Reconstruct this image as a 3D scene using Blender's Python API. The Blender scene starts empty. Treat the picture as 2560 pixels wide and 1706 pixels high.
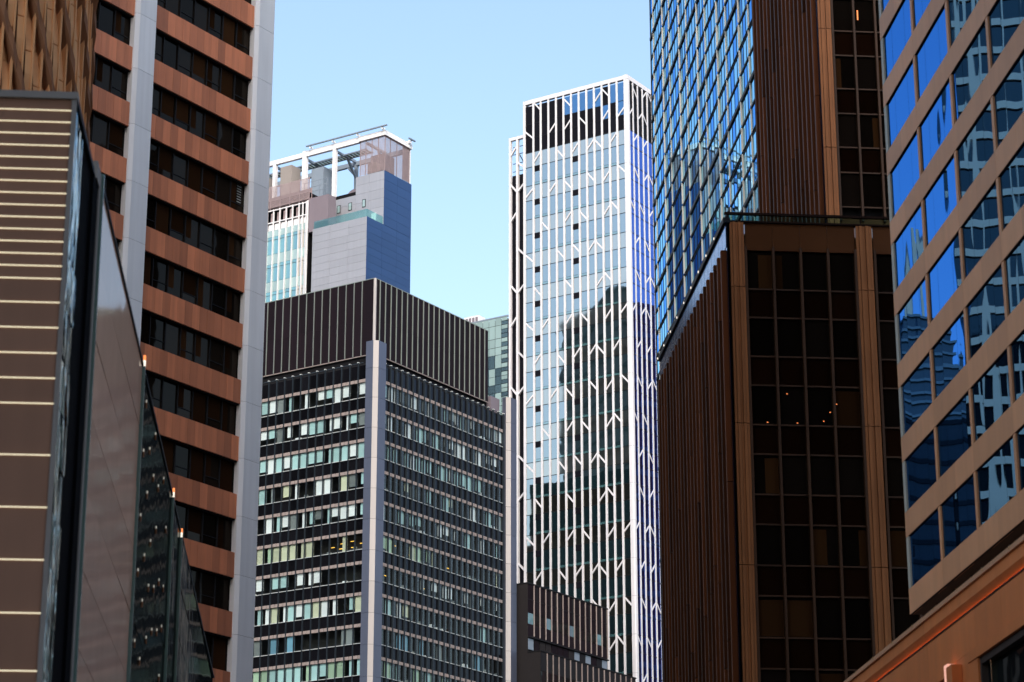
import bpy, math, random
from math import sin, cos, radians, pi
random.seed(7)
scene = bpy.context.scene
COL = scene.collection

# ------------------------------------------------------------------ camera, sky, sun, exposure
cam_data = bpy.data.cameras.new('camera')
cam = bpy.data.objects.new('camera', cam_data)
COL.objects.link(cam)
cam.location = (0, 0, 1.7)
cam.rotation_euler = (radians(90 + 18.06), 0, 0)
cam_data.lens = 84.98
cam_data.sensor_width = 36
cam_data.clip_start = 0.5
cam_data.clip_end = 6000
cam_data.dof.use_dof = True
cam_data.dof.focus_distance = 300
cam_data.dof.aperture_fstop = 1.4
scene.camera = cam

SUN_AZ, SUN_EL = 176, 37          # compass: 0 = straight ahead, clockwise
world = bpy.data.worlds.new('World')
scene.world = world
world.use_nodes = True
wn = world.node_tree.nodes
sky = wn.new('ShaderNodeTexSky')
sky.sky_type = 'NISHITA'
sky.sun_disc = False
sky.sun_elevation = radians(SUN_EL)
sky.sun_rotation = radians(SUN_AZ)
sky.altitude = 0
sky.air_density = 1.3
sky.dust_density = 3.0
sky.ozone_density = 1.4
wn['Background'].inputs[1].default_value = 0.15
world.node_tree.links.new(sky.outputs[0], wn['Background'].inputs[0])

sun_data = bpy.data.lights.new('sun', 'SUN')
sun_data.energy = 1.15
sun_data.angle = radians(14)
sun_data.color = (1.0, 0.94, 0.89)
sun = bpy.data.objects.new('sun', sun_data)
COL.objects.link(sun)
sun.rotation_euler = (radians(90 - SUN_EL), 0, radians(180 - SUN_AZ))

scene.view_settings.view_transform = 'Standard'
scene.view_settings.look = 'None'
scene.view_settings.gamma = 1
scene.view_settings.exposure = 0.97
scene.view_settings.use_curve_mapping = False
scene.cycles.max_bounces = 7
scene.cycles.transparent_max_bounces = 8
scene.cycles.glossy_bounces = 4
scene.cycles.diffuse_bounces = 3
scene.cycles.caustics_reflective = False
scene.cycles.sample_clamp_indirect = 4

# ------------------------------------------------------------------ materials
def _new(name):
    m = bpy.data.materials.new(name)
    m.use_nodes = True
    nt = m.node_tree
    nt.nodes.clear()
    out = nt.nodes.new('ShaderNodeOutputMaterial')
    return m, nt, out

def _math(nt, op, a, b):
    n = nt.nodes.new('ShaderNodeMath'); n.operation = op
    for i, v in enumerate((a, b)):
        if isinstance(v, (int, float)): n.inputs[i].default_value = v
        else: nt.links.new(v, n.inputs[i])
    return n.outputs[0]

def _noise(nt, scale, detail=3, sx=1, sy=1, sz=1):
    g = nt.nodes.new('ShaderNodeNewGeometry')
    mp = nt.nodes.new('ShaderNodeMapping'); mp.inputs['Scale'].default_value = (sx, sy, sz)
    nt.links.new(g.outputs['Position'], mp.inputs[0])
    n = nt.nodes.new('ShaderNodeTexNoise'); n.inputs['Scale'].default_value = scale; n.inputs['Detail'].default_value = detail
    nt.links.new(mp.outputs[0], n.inputs['Vector'])
    return n.outputs[0]

def _varcol(nt, col, var, noise, nscale, streak):
    """base colour times a factor: per piece, blotches, vertical rain streaks"""
    fac = None
    def mul(f):
        nonlocal fac
        fac = f if fac is None else _math(nt, 'MULTIPLY', fac, f)
    if var:
        oi = nt.nodes.new('ShaderNodeObjectInfo')
        mul(_math(nt, 'ADD', _math(nt, 'MULTIPLY', oi.outputs['Random'], 2 * var), 1 - var))
    if noise:
        mul(_math(nt, 'ADD', _math(nt, 'MULTIPLY', _noise(nt, nscale, 4), 2 * noise), 1 - noise))
    if streak:
        mul(_math(nt, 'ADD', _math(nt, 'MULTIPLY', _noise(nt, 2.2, 4, 1, 1, .05), 2 * streak), 1 - streak))
    rgb = nt.nodes.new('ShaderNodeRGB'); rgb.outputs[0].default_value = (*col, 1)
    if fac is None:
        return rgb.outputs[0]
    v = nt.nodes.new('ShaderNodeVectorMath'); v.operation = 'SCALE'
    nt.links.new(rgb.outputs[0], v.inputs[0]); nt.links.new(fac, v.inputs['Scale'])
    return v.outputs[0]

def mat(name, col, rough=.6, metal=0, var=0, noise=0, nscale=.6, streak=0, bump=0, bscale=3, emit=0, spec=.5):
    m, nt, out = _new(name)
    p = nt.nodes.new('ShaderNodeBsdfPrincipled')
    nt.links.new(_varcol(nt, col, var, noise, nscale, streak), p.inputs['Base Color'])
    p.inputs['Roughness'].default_value = rough
    p.inputs['Metallic'].default_value = metal
    p.inputs['Specular IOR Level'].default_value = spec
    if bump:
        b = nt.nodes.new('ShaderNodeBump'); b.inputs['Strength'].default_value = 1; b.inputs['Distance'].default_value = bump
        nt.links.new(_noise(nt, bscale, 2), b.inputs['Height']); nt.links.new(b.outputs[0], p.inputs['Normal'])
    if emit:
        p.inputs['Emission Color'].default_value = (*col, 1); p.inputs['Emission Strength'].default_value = emit
    nt.links.new(p.outputs[0], out.inputs[0])
    return m

def _fres(nt, f0, fmax=1.0):
    lw = nt.nodes.new('ShaderNodeLayerWeight'); lw.inputs[0].default_value = .5
    p5 = _math(nt, 'POWER', lw.outputs['Facing'], 4.0)
    return _math(nt, 'ADD', _math(nt, 'MULTIPLY', p5, fmax - f0), f0)

def glass(name, body, f0=.3, tint=(1, 1, 1), rough=.02, wob=0, wscale=.5, var=.15, noise=0, stretch=1, fmax=1.0):
    """coated facade glass: dark body seen through, mirror coat on top, slightly wavy"""
    m, nt, out = _new(name)
    d = nt.nodes.new('ShaderNodeBsdfDiffuse')
    nt.links.new(_varcol(nt, body, var, noise, .8, 0), d.inputs[0])
    g = nt.nodes.new('ShaderNodeBsdfGlossy'); g.inputs['Color'].default_value = (*tint, 1); g.inputs['Roughness'].default_value = rough
    if wob:
        b = nt.nodes.new('ShaderNodeBump'); b.inputs['Strength'].default_value = 1; b.inputs['Distance'].default_value = wob
        nt.links.new(_noise(nt, wscale, 1, 1, 1, stretch), b.inputs['Height']); nt.links.new(b.outputs[0], g.inputs['Normal'])
    mx = nt.nodes.new('ShaderNodeMixShader')
    nt.links.new(_fres(nt, f0, fmax), mx.inputs[0]); nt.links.new(d.outputs[0], mx.inputs[1]); nt.links.new(g.outputs[0], mx.inputs[2])
    nt.links.new(mx.outputs[0], out.inputs[0])
    return m

def clear(name, tint, f0=.08, wob=0):
    m, nt, out = _new(name)
    t = nt.nodes.new('ShaderNodeBsdfTransparent'); t.inputs[0].default_value = (*tint, 1)
    g = nt.nodes.new('ShaderNodeBsdfGlossy'); g.inputs['Roughness'].default_value = .02
    mx = nt.nodes.new('ShaderNodeMixShader')
    nt.links.new(_fres(nt, f0), mx.inputs[0]); nt.links.new(t.outputs[0], mx.inputs[1]); nt.links.new(g.outputs[0], mx.inputs[2])
    nt.links.new(mx.outputs[0], out.inputs[0])
    return m

M = {}
M['asphalt'] = mat('asphalt', (.05, .05, .052), .9, noise=.2, nscale=.3)
M['paving'] = mat('paving', (.22, .21, .2), .85, noise=.15, nscale=.5)
M['shell'] = mat('dark_shell', (.012, .012, .014), .8, spec=.05)
M['interior'] = mat('room_interior', (.05, .045, .04), .9)
# orange granite tower
M['granite'] = mat('orange_granite', (.54, .18, .08), .55, var=.26, noise=.16, nscale=.5, streak=.3, bump=.002)
M['pier'] = mat('pale_grey_cladding', (.72, .74, .78), .5, var=.05, noise=.08, nscale=.2, streak=.12)
M['ot_glass'] = glass('brown_dark_glass', (.010, .007, .005), .02, (.9, .8, .7), .02, .004, .7, .6, fmax=.06)
M['frame_dark'] = mat('dark_frame', (.014, .014, .016), .55, spec=.15)
M['curtain'] = mat('brown_curtain', (.028, .013, .006), .9, var=.4, spec=0)
# woven round tower
M['precast'] = mat('tan_precast', (.80, .42, .19), .75, var=.06, noise=.1, nscale=1.2, streak=.1)
M['ribbon'] = mat('brown_precast', (.27, .12, .055), .8, noise=.15, nscale=.8)
# brown block
M['brown_panel'] = mat('brown_metal_panel', (.35, .18, .115), .5, .1, var=.06, noise=.12, nscale=.7, streak=.12)
M['coping'] = mat('grey_coping', (.3, .27, .25), .6, noise=.1)
M['brass'] = mat('polished_brass', (.95, .88, .6), .18, 1)
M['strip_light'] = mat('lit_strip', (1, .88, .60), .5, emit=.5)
M['brown_glass'] = glass('brown_tinted_glass', (.60, .37, .28), .08, (1, .93, .88), .05, .006, .5, .08, .12, .25, fmax=.38)
M['night_glass'] = glass('black_glass', (.010, .011, .011), .03, (.75, .8, .78), .03, .006, .8, .2, fmax=.22)
M['ripple'] = glass('rippled_glass', (.010, .014, .014), .42, (.85, .95, .93), .02, .10, 1.7, .1, 0, .35, fmax=.8)
M['black'] = mat('black_metal', (.005, .005, .006), .8, spec=.02)
M['edge'] = mat('green_glass_edge', (.16, .24, .21), .25)
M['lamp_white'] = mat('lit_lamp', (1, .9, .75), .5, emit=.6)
M['lamp_dim'] = mat('dim_wall_lamp', (1, .9, .75), .5, emit=.16)
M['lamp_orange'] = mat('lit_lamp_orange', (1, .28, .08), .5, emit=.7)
# dark office
M['crown'] = mat('dark_brown_panel', (.011, .006, .009), .6, 0, var=.15, noise=.15, nscale=.4, spec=.12)
M['crown_fin'] = mat('pale_metal_fin', (.26, .30, .28), .5, .2, noise=.1)
M['fin'] = mat('blue_grey_fin', (.03, .042, .055), .4, .3, var=.12)
M['steel'] = mat('brushed_steel', (.13, .145, .20), .36, .5, var=.06, noise=.06, nscale=.8, streak=.06)
M['steel_lit'] = mat('sunlit_steel', (.50, .46, .44), .5, var=.05, streak=.05)  # lit copy of the pier steel, sunlight put into its colour
M['office_spandrel'] = glass('black_spandrel', (.006, .006, .008), .03, (.8, .85, 1), .05, 0, 1, .4, fmax=.3)
M['transom'] = mat('beige_transom', (.34, .28, .26), .6, var=.15, noise=.25, nscale=2.5)
M['sill'] = mat('pale_sill', (.55, .58, .58), .5, var=.3)
M['office_glass'] = clear('office_glass', (.95, .985, .985), .035)
M['blind_white'] = mat('white_blind', (.88, .90, .90), .8, var=.08)
M['blind_teal'] = mat('teal_blind', (.45, .66, .66), .8, var=.2)
M['blind_green'] = mat('green_blind', (.42, .56, .40), .8, var=.2)
M['blind_cream'] = mat('cream_blind', (.62, .62, .44), .8, var=.15)
M['blind_grey'] = mat('grey_blind', (.22, .24, .24), .8, var=.3)
M['blind_blue'] = mat('blue_curtain', (.16, .34, .46), .8, var=.25)
M['lamp_yellow'] = mat('lit_ceiling_lamp', (1, .55, .08), .5, emit=.8)
M['interior_warm'] = mat('warm_room', (.20, .13, .06), .9)
# grey tower behind
M['cladding_shade'] = mat('sky_shaded_cladding', (.030, .078, .21), .42, .3, var=.05, noise=.06, nscale=.25)  # shaded copy of the grey cladding, blue skylight put into its colour
M['cladding'] = mat('grey_metal_cladding', (.37, .38, .42), .42, .3, var=.05, noise=.08, nscale=.25, streak=.07)
M['grey_render'] = mat('grey_render', (.20, .17, .20), .8, noise=.08)
M['white_steel'] = mat('white_painted_steel', (.82, .82, .84), .45, noise=.05)
M['mesh'] = mat('pinkish_mesh', (.36, .28, .29), .6, noise=.15, nscale=1.5)
M['teal_glass'] = glass('teal_glass', (.09, .27, .31), .3, (.85, 1, 1), .03, .004, .8, .2)
M['pale_spandrel'] = glass('pale_teal_spandrel', (.32, .45, .45), .12, (1, 1, 1), .08, 0, 1, .12)
M['far_glass'] = glass('far_blue_glass', (.10, .17, .21), .38, (.8, .95, 1), .03, .004, .6, .25)
M['dark_render'] = mat('dark_render', (.028, .025, .026), .8, noise=.12, spec=.1)
M['balustrade'] = clear('balustrade_glass', (.62, .86, .82), .12)
M['solar'] = mat('rooftop_panel', (.25, .30, .24), .5)
M['blue_steel'] = mat('blue_grey_steel', (.22, .27, .33), .5)
# lattice tower
M['white_rib'] = mat('white_aluminium', (.74, .73, .76), .42, var=.02, noise=.04, nscale=.3)
M['lt_vision'] = glass('pale_vision_glass', (.008, .024, .030), .48, (.92, 1, 1), .02, .0035, .6, .25)
M['lt_spandrel'] = glass('beige_spandrel_glass', (.018, .020, .017), .60, (1, .96, .86), .04, .002, .5, .10)
M['lt_strip'] = glass('teal_strip_glass', (.06, .15, .16), .35, (.9, 1, 1), .03, 0, 1, .1)
M['lt_dark'] = mat('black_screen', (.006, .006, .010), .6, var=.2, spec=.08)
M['lt_blue'] = glass('blue_screen_glass', (.008, .04, .12), .35, (.35, .65, 1), .02, .003, .6, .15)
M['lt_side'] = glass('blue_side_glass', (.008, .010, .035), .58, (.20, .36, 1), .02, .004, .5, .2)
# right hand towers
M['curtain_glass'] = glass('blue_curtain_glass', (.008, .03, .05), .74, (.42, .78, 1), .01, .0016, .35, .2)
M['curtain_glass_deep'] = glass('deep_blue_curtain_glass', (.005, .02, .05), .66, (.16, .46, .96), .01, .0016, .35, .2)
M['pale_fin'] = mat('pale_stone_fin', (.72, .70, .62), .5, var=.06, streak=.06)
M['louvre'] = mat('dark_louvre', (.010, .012, .016), .5, spec=.15)
M['bronze'] = mat('bronze', (.33, .125, .045), .42, .4, var=.10, noise=.22, nscale=.5, streak=.22)
M['bronze_frame'] = mat('dark_bronze_frame', (.055, .023, .010), .45, .3, var=.2, noise=.2, nscale=.6)
M['bronze_panel'] = mat('bronze_panel', (.15, .055, .020), .30, .6, var=.08, noise=.2, nscale=.35, bump=.012, bscale=.7)
M['bronze_rib'] = mat('bronze_rib', (.085, .026, .009), .55, .1, var=.55, noise=.15, nscale=.5, spec=.1)
M['bronze_gap'] = mat('dark_bronze_back', (.016, .008, .006), .7, spec=.05)
M['bronze_glass'] = glass('bronze_glass', (.006, .004, .003), .03, (.8, .6, .4), .03, .003, .5, .5, fmax=.3)
M['bronze_spandrel'] = glass('bronze_spandrel_glass', (.008, .003, .0015), .025, (.8, .55, .35), .05, 0, 1, .35)
M['bronze_curtain'] = mat('tan_drape', (.030, .013, .005), .9, var=.4, spec=0)
M['sky_strip'] = mat('polished_blue_strip', (.07, .14, .32), .15, 1)
M['sand'] = mat('sand_cladding', (.62, .30, .145), .5, var=.10, noise=.12, nscale=.4, streak=.12)
M['sand_pale'] = mat('pale_edge_cladding', (.42, .42, .36), .5, streak=.05)
M['mirror_blue'] = glass('mirror_blue_glass', (.004, .010, .022), .74, (.055, .22, .60), .008, .013, .35, .2, 0, .5)
M['soffit'] = mat('dark_soffit', (.07, .045, .03), .7)
M['terracotta'] = mat('orange_cladding', (.85, .25, .065), .5, .05, var=.06, noise=.14, nscale=.6, streak=.10)
M['led'] = mat('warm_light_strip', (1, .30, .05), .5, emit=3.5)
M['sunlit_edge'] = mat('warm_sun_glow', (1, .50, .36), .5, emit=.4)  # sun on the post edge, put in as pale colour and emission
# reflected city
M['white_frame'] = mat('pale_concrete_frame', (.85, .46, .26), .7, noise=.08)
M['dark_tower'] = mat('dark_stone', (.03, .032, .036), .6, noise=.2)
M['maroon'] = mat('maroon_stone', (.13, .012, .055), .5, noise=.2)
M['plain_grey'] = mat('plain_grey_stone', (.16, .14, .125), .7, noise=.15)

# ------------------------------------------------------------------ builder
CUBE = [(-1, -1, -1), (1, -1, -1), (1, 1, -1), (-1, 1, -1), (-1, -1, 1), (1, -1, 1), (1, 1, 1), (-1, 1, 1)]
CF = [(0, 3, 2, 1), (4, 5, 6, 7), (0, 1, 5, 4), (1, 2, 6, 5), (2, 3, 7, 6), (3, 0, 4, 7)]
CACHE = {}

def mesh_from(name, verts, faces, mats, idx=None, smooth=False):
    me = bpy.data.meshes.new(name)
    me.from_pydata(verts, [], faces)
    for m in mats: me.materials.append(M[m])
    if idx: me.polygons.foreach_set('material_index', idx)
    if smooth: me.polygons.foreach_set('use_smooth', [True] * len(me.polygons))
    me.update()
    return me

def box_mesh(dx, dy, dz, m):
    k = (round(dx, 3), round(dy, 3), round(dz, 3), m)
    if k not in CACHE:
        CACHE[k] = mesh_from('box', [(x * dx / 2, y * dy / 2, z * dz / 2) for x, y, z in CUBE], CF, [m])
    return CACHE[k]

def link(name, me, parent, loc=(0, 0, 0), rot=(0, 0, 0)):
    o = bpy.data.objects.new(name, me)
    o.location = loc; o.rotation_euler = rot; o.parent = parent
    COL.objects.link(o)
    return o

class Building:
    """an Empty at the near corner; local X runs along the right-hand face, local Y along the left-hand face"""
    LIMIT = 290
    def __init__(s, name, label, cat, corner, az, group=None):
        s.e = bpy.data.objects.new(name, None)
        COL.objects.link(s.e)
        s.e.location = (corner[0], corner[1], 0)
        s.e.rotation_euler = (0, 0, radians(90 - az))
        s.e['label'] = label; s.e['category'] = cat
        if group: s.e['group'] = group
        s.n = {}; s.over = {}
    def box(s, name, x0, x1, y0, y1, z0, z1, m, join=False, tilt=0, parent=None):
        if x1 < x0: x0, x1 = x1, x0
        if y1 < y0: y0, y1 = y1, y0
        c = ((x0 + x1) / 2, (y0 + y1) / 2, (z0 + z1) / 2)
        d = (x1 - x0, y1 - y0, z1 - z0)
        n = s.n.get(name, 0)
        if join or n >= s.LIMIT:
            s.over.setdefault(name, []).append((c, d, m)); return None
        s.n[name] = n + 1
        rot = (random.gauss(0, tilt), random.gauss(0, tilt), random.gauss(0, tilt)) if tilt else (0, 0, 0)
        if parent is not None:
            c = tuple(a - b for a, b in zip(c, parent.location))
        return link(name, box_mesh(*d, m), parent or s.e, c, rot)
    def face(s, f, name, u0, u1, z0, z1, d0, d1, m, **k):
        """a box on face f ('R' or 'L'); u along the face, d outwards"""
        if f == 'R': return s.box(name, u0, u1, -d1, -d0, z0, z1, m, **k)
        return s.box(name, -d1, -d0, u0, u1, z0, z1, m, **k)
    def prism(s, name, pts, z0, z1, mats, idx=None, parent=None):
        n = len(pts)
        v = [(x, y, z0) for x, y in pts] + [(x, y, z1) for x, y in pts]
        f = [(i, (i + 1) % n, n + (i + 1) % n, n + i) for i in range(n)] + [tuple(range(n - 1, -1, -1)), tuple(range(n, 2 * n))]
        s.n[name] = s.n.get(name, 0) + 1
        return link(name, mesh_from(name, v, f, mats, idx), parent or s.e)
    def bar(s, name, p, q, w, h, m, join=False, parent=None):
        """a straight square bar from p to q (local coordinates)"""
        from mathutils import Vector
        p = Vector(p); q = Vector(q); t = (q - p).normalized()
        up = Vector((0, 0, 1)) if abs(t.z) < .98 else Vector((0, 1, 0))
        a = t.cross(up).normalized() * (w / 2); b = a.cross(t).normalized() * (h / 2)
        v = [tuple(e + sa * a + sb * b) for e in (p, q) for sa, sb in ((-1, -1), (1, -1), (1, 1), (-1, 1))]
        f = [(0, 1, 2, 3), (7, 6, 5, 4), (0, 4, 5, 1), (1, 5, 6, 2), (2, 6, 7, 3), (3, 7, 4, 0)]
        return link(name, mesh_from(name, v, f, [m]), parent or s.e)
    def finish(s):
        for name, L in s.over.items():
            ms = sorted({m for _, _, m in L}); v = []; f = []; ix = []
            for c, d, m in L:
                b = len(v)
                v += [(c[0] + x * d[0] / 2, c[1] + y * d[1] / 2, c[2] + z * d[2] / 2) for x, y, z in CUBE]
                f += [tuple(b + i for i in q) for q in CF]; ix += [ms.index(m)] * 6
            o = link(name, mesh_from(name, v, f, ms, ix), s.e)
            o['kind'] = 'stuff'

def frange(a, b, st):
    r = []
    while a < b + 1e-6:
        r.append(a); a += st
    return r

# ------------------------------------------------------------------ ground
def plane(name, x0, x1, y0, y1, z, m):
    o = link(name, mesh_from(name, [(x0, y0, z), (x1, y0, z), (x1, y1, z), (x0, y1, z)], [(0, 1, 2, 3)], [m]), None)
    o['kind'] = 'structure'
    return o
plane('ground', -3000, 3000, -3000, 3000, 0, 'asphalt')
def kerbed(name, x0, x1, y0, y1):
    me = box_mesh(x1 - x0, y1 - y0, .13, 'paving')
    o = link(name, me, None, ((x0 + x1) / 2, (y0 + y1) / 2, .065 + .004)); o['kind'] = 'structure'
kerbed('pavement', -9.3, -6.2, -40, 46)
kerbed('pavement', 7.5, 12.2, -40, 75)

# ------------------------------------------------------------------ orange granite tower (left)
def granite_tower():
    b = Building('granite_tower', 'orange granite banded tower with pale grey piers at left', 'building', (-18.04, 164.01), 33.4)
    U0 = -42
    b.box('core', U0, -.3, .55, 24, 0, 92, 'shell')
    b.box('side_wall', -.3, -.02, .3, 24, 0, 92, 'pier')
    bays = [(-12.83, -2.0), (-25.6, -14.75), (-38.4, -27.5)]
    tops = [76.5 - 4.13 * k for k in range(-2, 12)]
    for bi, (a, c) in enumerate(bays):
        n = 14; w = (c - a) / n; nw = 7; ww = (c - a) / nw
        for t in tops:
            far = bi == 2
            for i in range(n):
                u = a + i * w
                if bi == 1 and i < 8: far2 = True
                else: far2 = far
                dd = .13 + random.uniform(-.006, .006)
                b.face('R', 'granite_panel', u + .006, u + w - .006, t - 1.75, t, -.2, dd, 'granite', join=far2)
            b.face('R', 'head_shadow_strip', a, c, t - 1.83, t - 1.751, -.3, .02, 'frame_dark', join=far)
            zb, zt = t - 4.13, t - 1.83
            for i in range(nw):
                u = a + i * ww
                hid = far or (bi == 1 and i < 4)
                o = b.face('R', 'window', u + .03, u + ww - .03, zb, zt, -.30, -.27, 'ot_glass', join=hid, tilt=.0018)
                if random.random() < .55 and not hid:
                    b.face('R', 'curtain', u + .1, u + ww * random.choice((.45, .9, .9)), zb + random.choice((0, .7)), zt, -.268, -.264, 'curtain')
                if (i + int(t)) % 2 == 0 and not hid:
                    b.face('R', 'transom', u + .03, u + ww - .03, zb + .72, zb + .77, -.268, -.22, 'frame_dark')
                if i:
                    b.face('R', 'mullion', u - .035, u + .035, zb, zt, -.3, -.16, 'frame_dark', join=hid)
    # lower storeys, below the picture
    z = tops[-1] - 4.13
    while z > 2:
        for a, c in bays: b.face('R', 'granite_panel', a, c, z - 1.75, z, -.2, .13, 'granite', join=True)
        z -= 4.13
    b.face('R', 'lower_glazing', U0, -.3, 0, 30, -.5, -.31, 'ot_glass')
    for j, (a, c) in enumerate(((-2.0, 0.0), (-14.75, -12.83), (-27.5, -25.6))):
        zs = [0, 10, 20] + [29.53 + 4.13 * k for k in range(0, 15)]
        for z0, z1 in zip(zs, zs[1:]):
            pts = [(a, .2), (a, -.22), (a + .28, -.42), (c, -.42), (c, .2)]
            b.prism('pier_panel', pts, z0 + .012, z1 - .012, ['pier'])
        b.prism('pier_core', [(a + .05, .5), (a + .05, -.2), (a + .3, -.39), (c - .03, -.39), (c - .03, .5)], 0, 91, ['frame_dark'])
    # a lit room lamp
    b.face('R', 'ceiling_lamp', -6.3, -5.5, 67.2, 67.26, -.263, -.25, 'lamp_yellow')
    for i in range(9):
        b.face('R', 'blind_slat', -2.75, -2.3, 65.0 + i * .2, 65.07 + i * .2, -.262, -.25, 'blind_grey')
    b.finish()
granite_tower()

# ------------------------------------------------------------------ woven round tower (far left)
def round_tower():
    b = Building('round_tower', 'round tan precast tower with woven diagonal ribbons, top left corner', 'building', (-26.2, 107.0), 90)
    R = 5.35; P = 5.8; ST = 1.65; dth = radians(5.15)
    n = 48
    b.prism('core', [(R * cos(2 * pi * i / n), R * sin(2 * pi * i / n)) for i in range(n)], 0, 84, ['ribbon'])
    hw = .205
    prof = [(0, .34), (-.03, .25), (-.05, .34), (-1.2, .40), (-2.3, .33), (-2.65, .08), (-4.0, .04), (-4.15, .10), (-4.9, .24), (-5.7, .34)]
    v = []; f = []; zs = []
    for m in range(11):
        zs += [(22 + P * (m + 1) + z, r) for z, r in reversed(prof)]
    for z, r in zs:
        v += [(R + r, -hw, z), (R + r, hw * .6, z)]
    for i in range(len(zs) - 1):
        f.append((2 * i, 2 * i + 1, 2 * i + 3, 2 * i + 2))
    # the slim upright fin along one edge, and the cheek on the other
    k = len(v); z0, z1 = 22, 86
    for x in (R - .1, R + .43):
        for y in (hw * .6, hw * .6 + .09):
            v += [(x, y, z0), (x, y, z1)]
    f += [(k, k + 1, k + 3, k + 2), (k + 4, k + 6, k + 7, k + 5), (k, k + 4, k + 5, k + 1), (k + 2, k + 3, k + 7, k + 6)]
    colm = mesh_from('column', v, f, ['precast'])
    i0 = -26
    for i in range(i0, 24):
        th = radians(-90) + i * dth            # -90 deg faces the camera, growing to the right
        o = link('column', colm, b.e, (0, 0, (-ST * i) % P - P), (0, 0, th))
    for m in range(-12, 26):
        v = []; f = []
        for s in range(0, 4 * 50):
            t = i0 + s / 4
            z = 22 + P * m - ST * t - 3.0
            if z < 20 or z > 84: continue
            th = radians(-90) + t * dth
            wv = .06 * sin(2 * pi * t)
            for r, dz in ((R + .10, .72), (R + .50 + wv, .55), (R + .54 + wv, -.30), (R + .12, -.75)):
                v.append((r * cos(th), r * sin(th), z + dz))
        q = len(v) // 4
        if q < 3: continue
        for i in range(q - 1):
            for j in range(3): f.append((4 * i + j, 4 * i + 4 + j, 4 * i + 5 + j, 4 * i + 1 + j))
        link('ribbon', mesh_from('ribbon', v, f, ['ribbon'], smooth=False), b.e)
    b.finish()
round_tower()

# ------------------------------------------------------------------ brown block with brass strips (near left)
def brown_block():
    b = Building('brown_block', 'low brown panelled block with bright horizontal strips and tall side glass', 'building', (-9.63, 49.06), -4.4)
    W = 10.0
    b.box('core', .35, 75, .35, W, 0, 23.2, 'shell')
    zs = [23.03 - .28 * i for i in range(14)] + [19.10, 18.56, 17.99, 17.42, 16.86, 16.30, 15.17, 14.04, 12.92, 11.8, 10.6, 9.4, 8.2]
    b.face('L', 'coping', -.05, W, 23.30, 23.46, -.3, .06, 'coping')
    edges = [23.30] + zs + [.0]
    for z1, z0 in zip(edges, edges[1:]):
        xs = [0.08, .62 + 1.0] + frange(2.62, W, 1.0)
        if z1 > 22.9: xs = [.08, 1.55, 3.0, 4.5, 6, 7.5, W]
        for u0, u1 in zip(xs, xs[1:]):
            b.face('L', 'panel', u0, u1 - .004, z0 + .012, z1 - .012, -.2, random.uniform(-.001, .001), 'brown_panel')
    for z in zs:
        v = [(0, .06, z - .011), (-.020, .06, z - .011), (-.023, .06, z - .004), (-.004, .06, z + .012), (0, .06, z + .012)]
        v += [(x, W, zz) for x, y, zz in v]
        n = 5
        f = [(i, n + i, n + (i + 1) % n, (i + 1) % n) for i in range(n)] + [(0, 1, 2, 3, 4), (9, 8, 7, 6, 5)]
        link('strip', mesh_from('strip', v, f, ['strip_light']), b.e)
    b.box('corner_trim', -.03, .04, -.03, .07, 0, 23.30, 'coping')
    # side along the street
    for i in range(20):
        z0 = 23.3 - 1.15 * (i + 1)
        b.face('R', 'rippled_pane', .12, 2.15, max(z0, 0) + .008, z0 + 1.142, -.06, -.02, 'ripple', tilt=.01)
    b.face('R', 'black_recess', 2.17, 4.4, 0, 23.40, -.5, -.05, 'black')
    b.box('side_coping', .06, 4.4, -.03, .3, 23.3, 23.46, 'frame_dark')
    b.box('end_post', 4.42, 5.5, -.02, .3, 0, 23.4, 'black')
    b.box('end_post', 4.9, 5.85, -.05, .3, 23.41, 23.85, 'coping')
    b.box('end_trim', 5.52, 5.85, -.05, .3, 0, 23.40, 'coping')
    joints = [5.95, 21.3, 37.2, 42.9, 75]
    mats = ['brown_glass', 'night_glass', 'night_glass', 'night_glass']
    for (u0, u1), m in zip(zip(joints, joints[1:]), mats):
        z = 23.8
        while z > .2:
            z0 = max(z - 1.9, 0)
            b.face('R', 'glass_pane', u0 + .12, u1 - .12, z0 + .01, z - .01, -.05, 0, m, tilt=.0011)
            z = z0
        b.face('R', 'backing', u0, u1, 0, 23.75, -.3, -.09, 'shell')
    b.box('roof_edge', 5.9, 75, -.04, .25, 23.80, 23.90, 'frame_dark')
    for u, zt in ((21.3, 24.15), (37.2, 24.1), (42.9, 23.95)):
        o = b.face('R', 'glass_fin', u - .06, u + .06, 0, zt - .35, -.04, .09, 'edge')
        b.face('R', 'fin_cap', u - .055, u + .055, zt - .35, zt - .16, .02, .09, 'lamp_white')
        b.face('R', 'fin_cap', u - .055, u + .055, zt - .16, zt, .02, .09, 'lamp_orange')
    b.face('R', 'glass_fin', 5.88, 5.98, 0, 23.9, -.04, .12, 'edge')
    L = [(23.29, 23.25), (27.68, 23.45), (23.12, 21.62), (25.53, 22.35), (27.66, 22.02), (29.99, 22.28), (32.37, 23.17), (25.32, 20.85), (23.19, 19.59), (29.86, 20.81), (34.6, 21.96), (27.67, 19.84), (25.42, 18.85), (23.21, 17.87), (32.32, 19.56), (27.71, 18.37), (30.05, 18.84), (34.56, 19.83), (25.4, 17.39), (30.03, 17.39), (32.4, 17.84), (34.56, 18.4), (27.76, 16.68), (23.24, 15.7), (25.51, 15.57), (34.45, 16.65)]
    for u, z in L:
        b.face('R', 'wall_lamp', u - .022, u + .022, z + .0, z + .08, .002, .03, 'lamp_dim')
        b.face('R', 'wall_lamp', u - .03, u + .03, z - .18, z - .02, .002, .04, 'bronze')
    b.finish()
brown_block()

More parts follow.
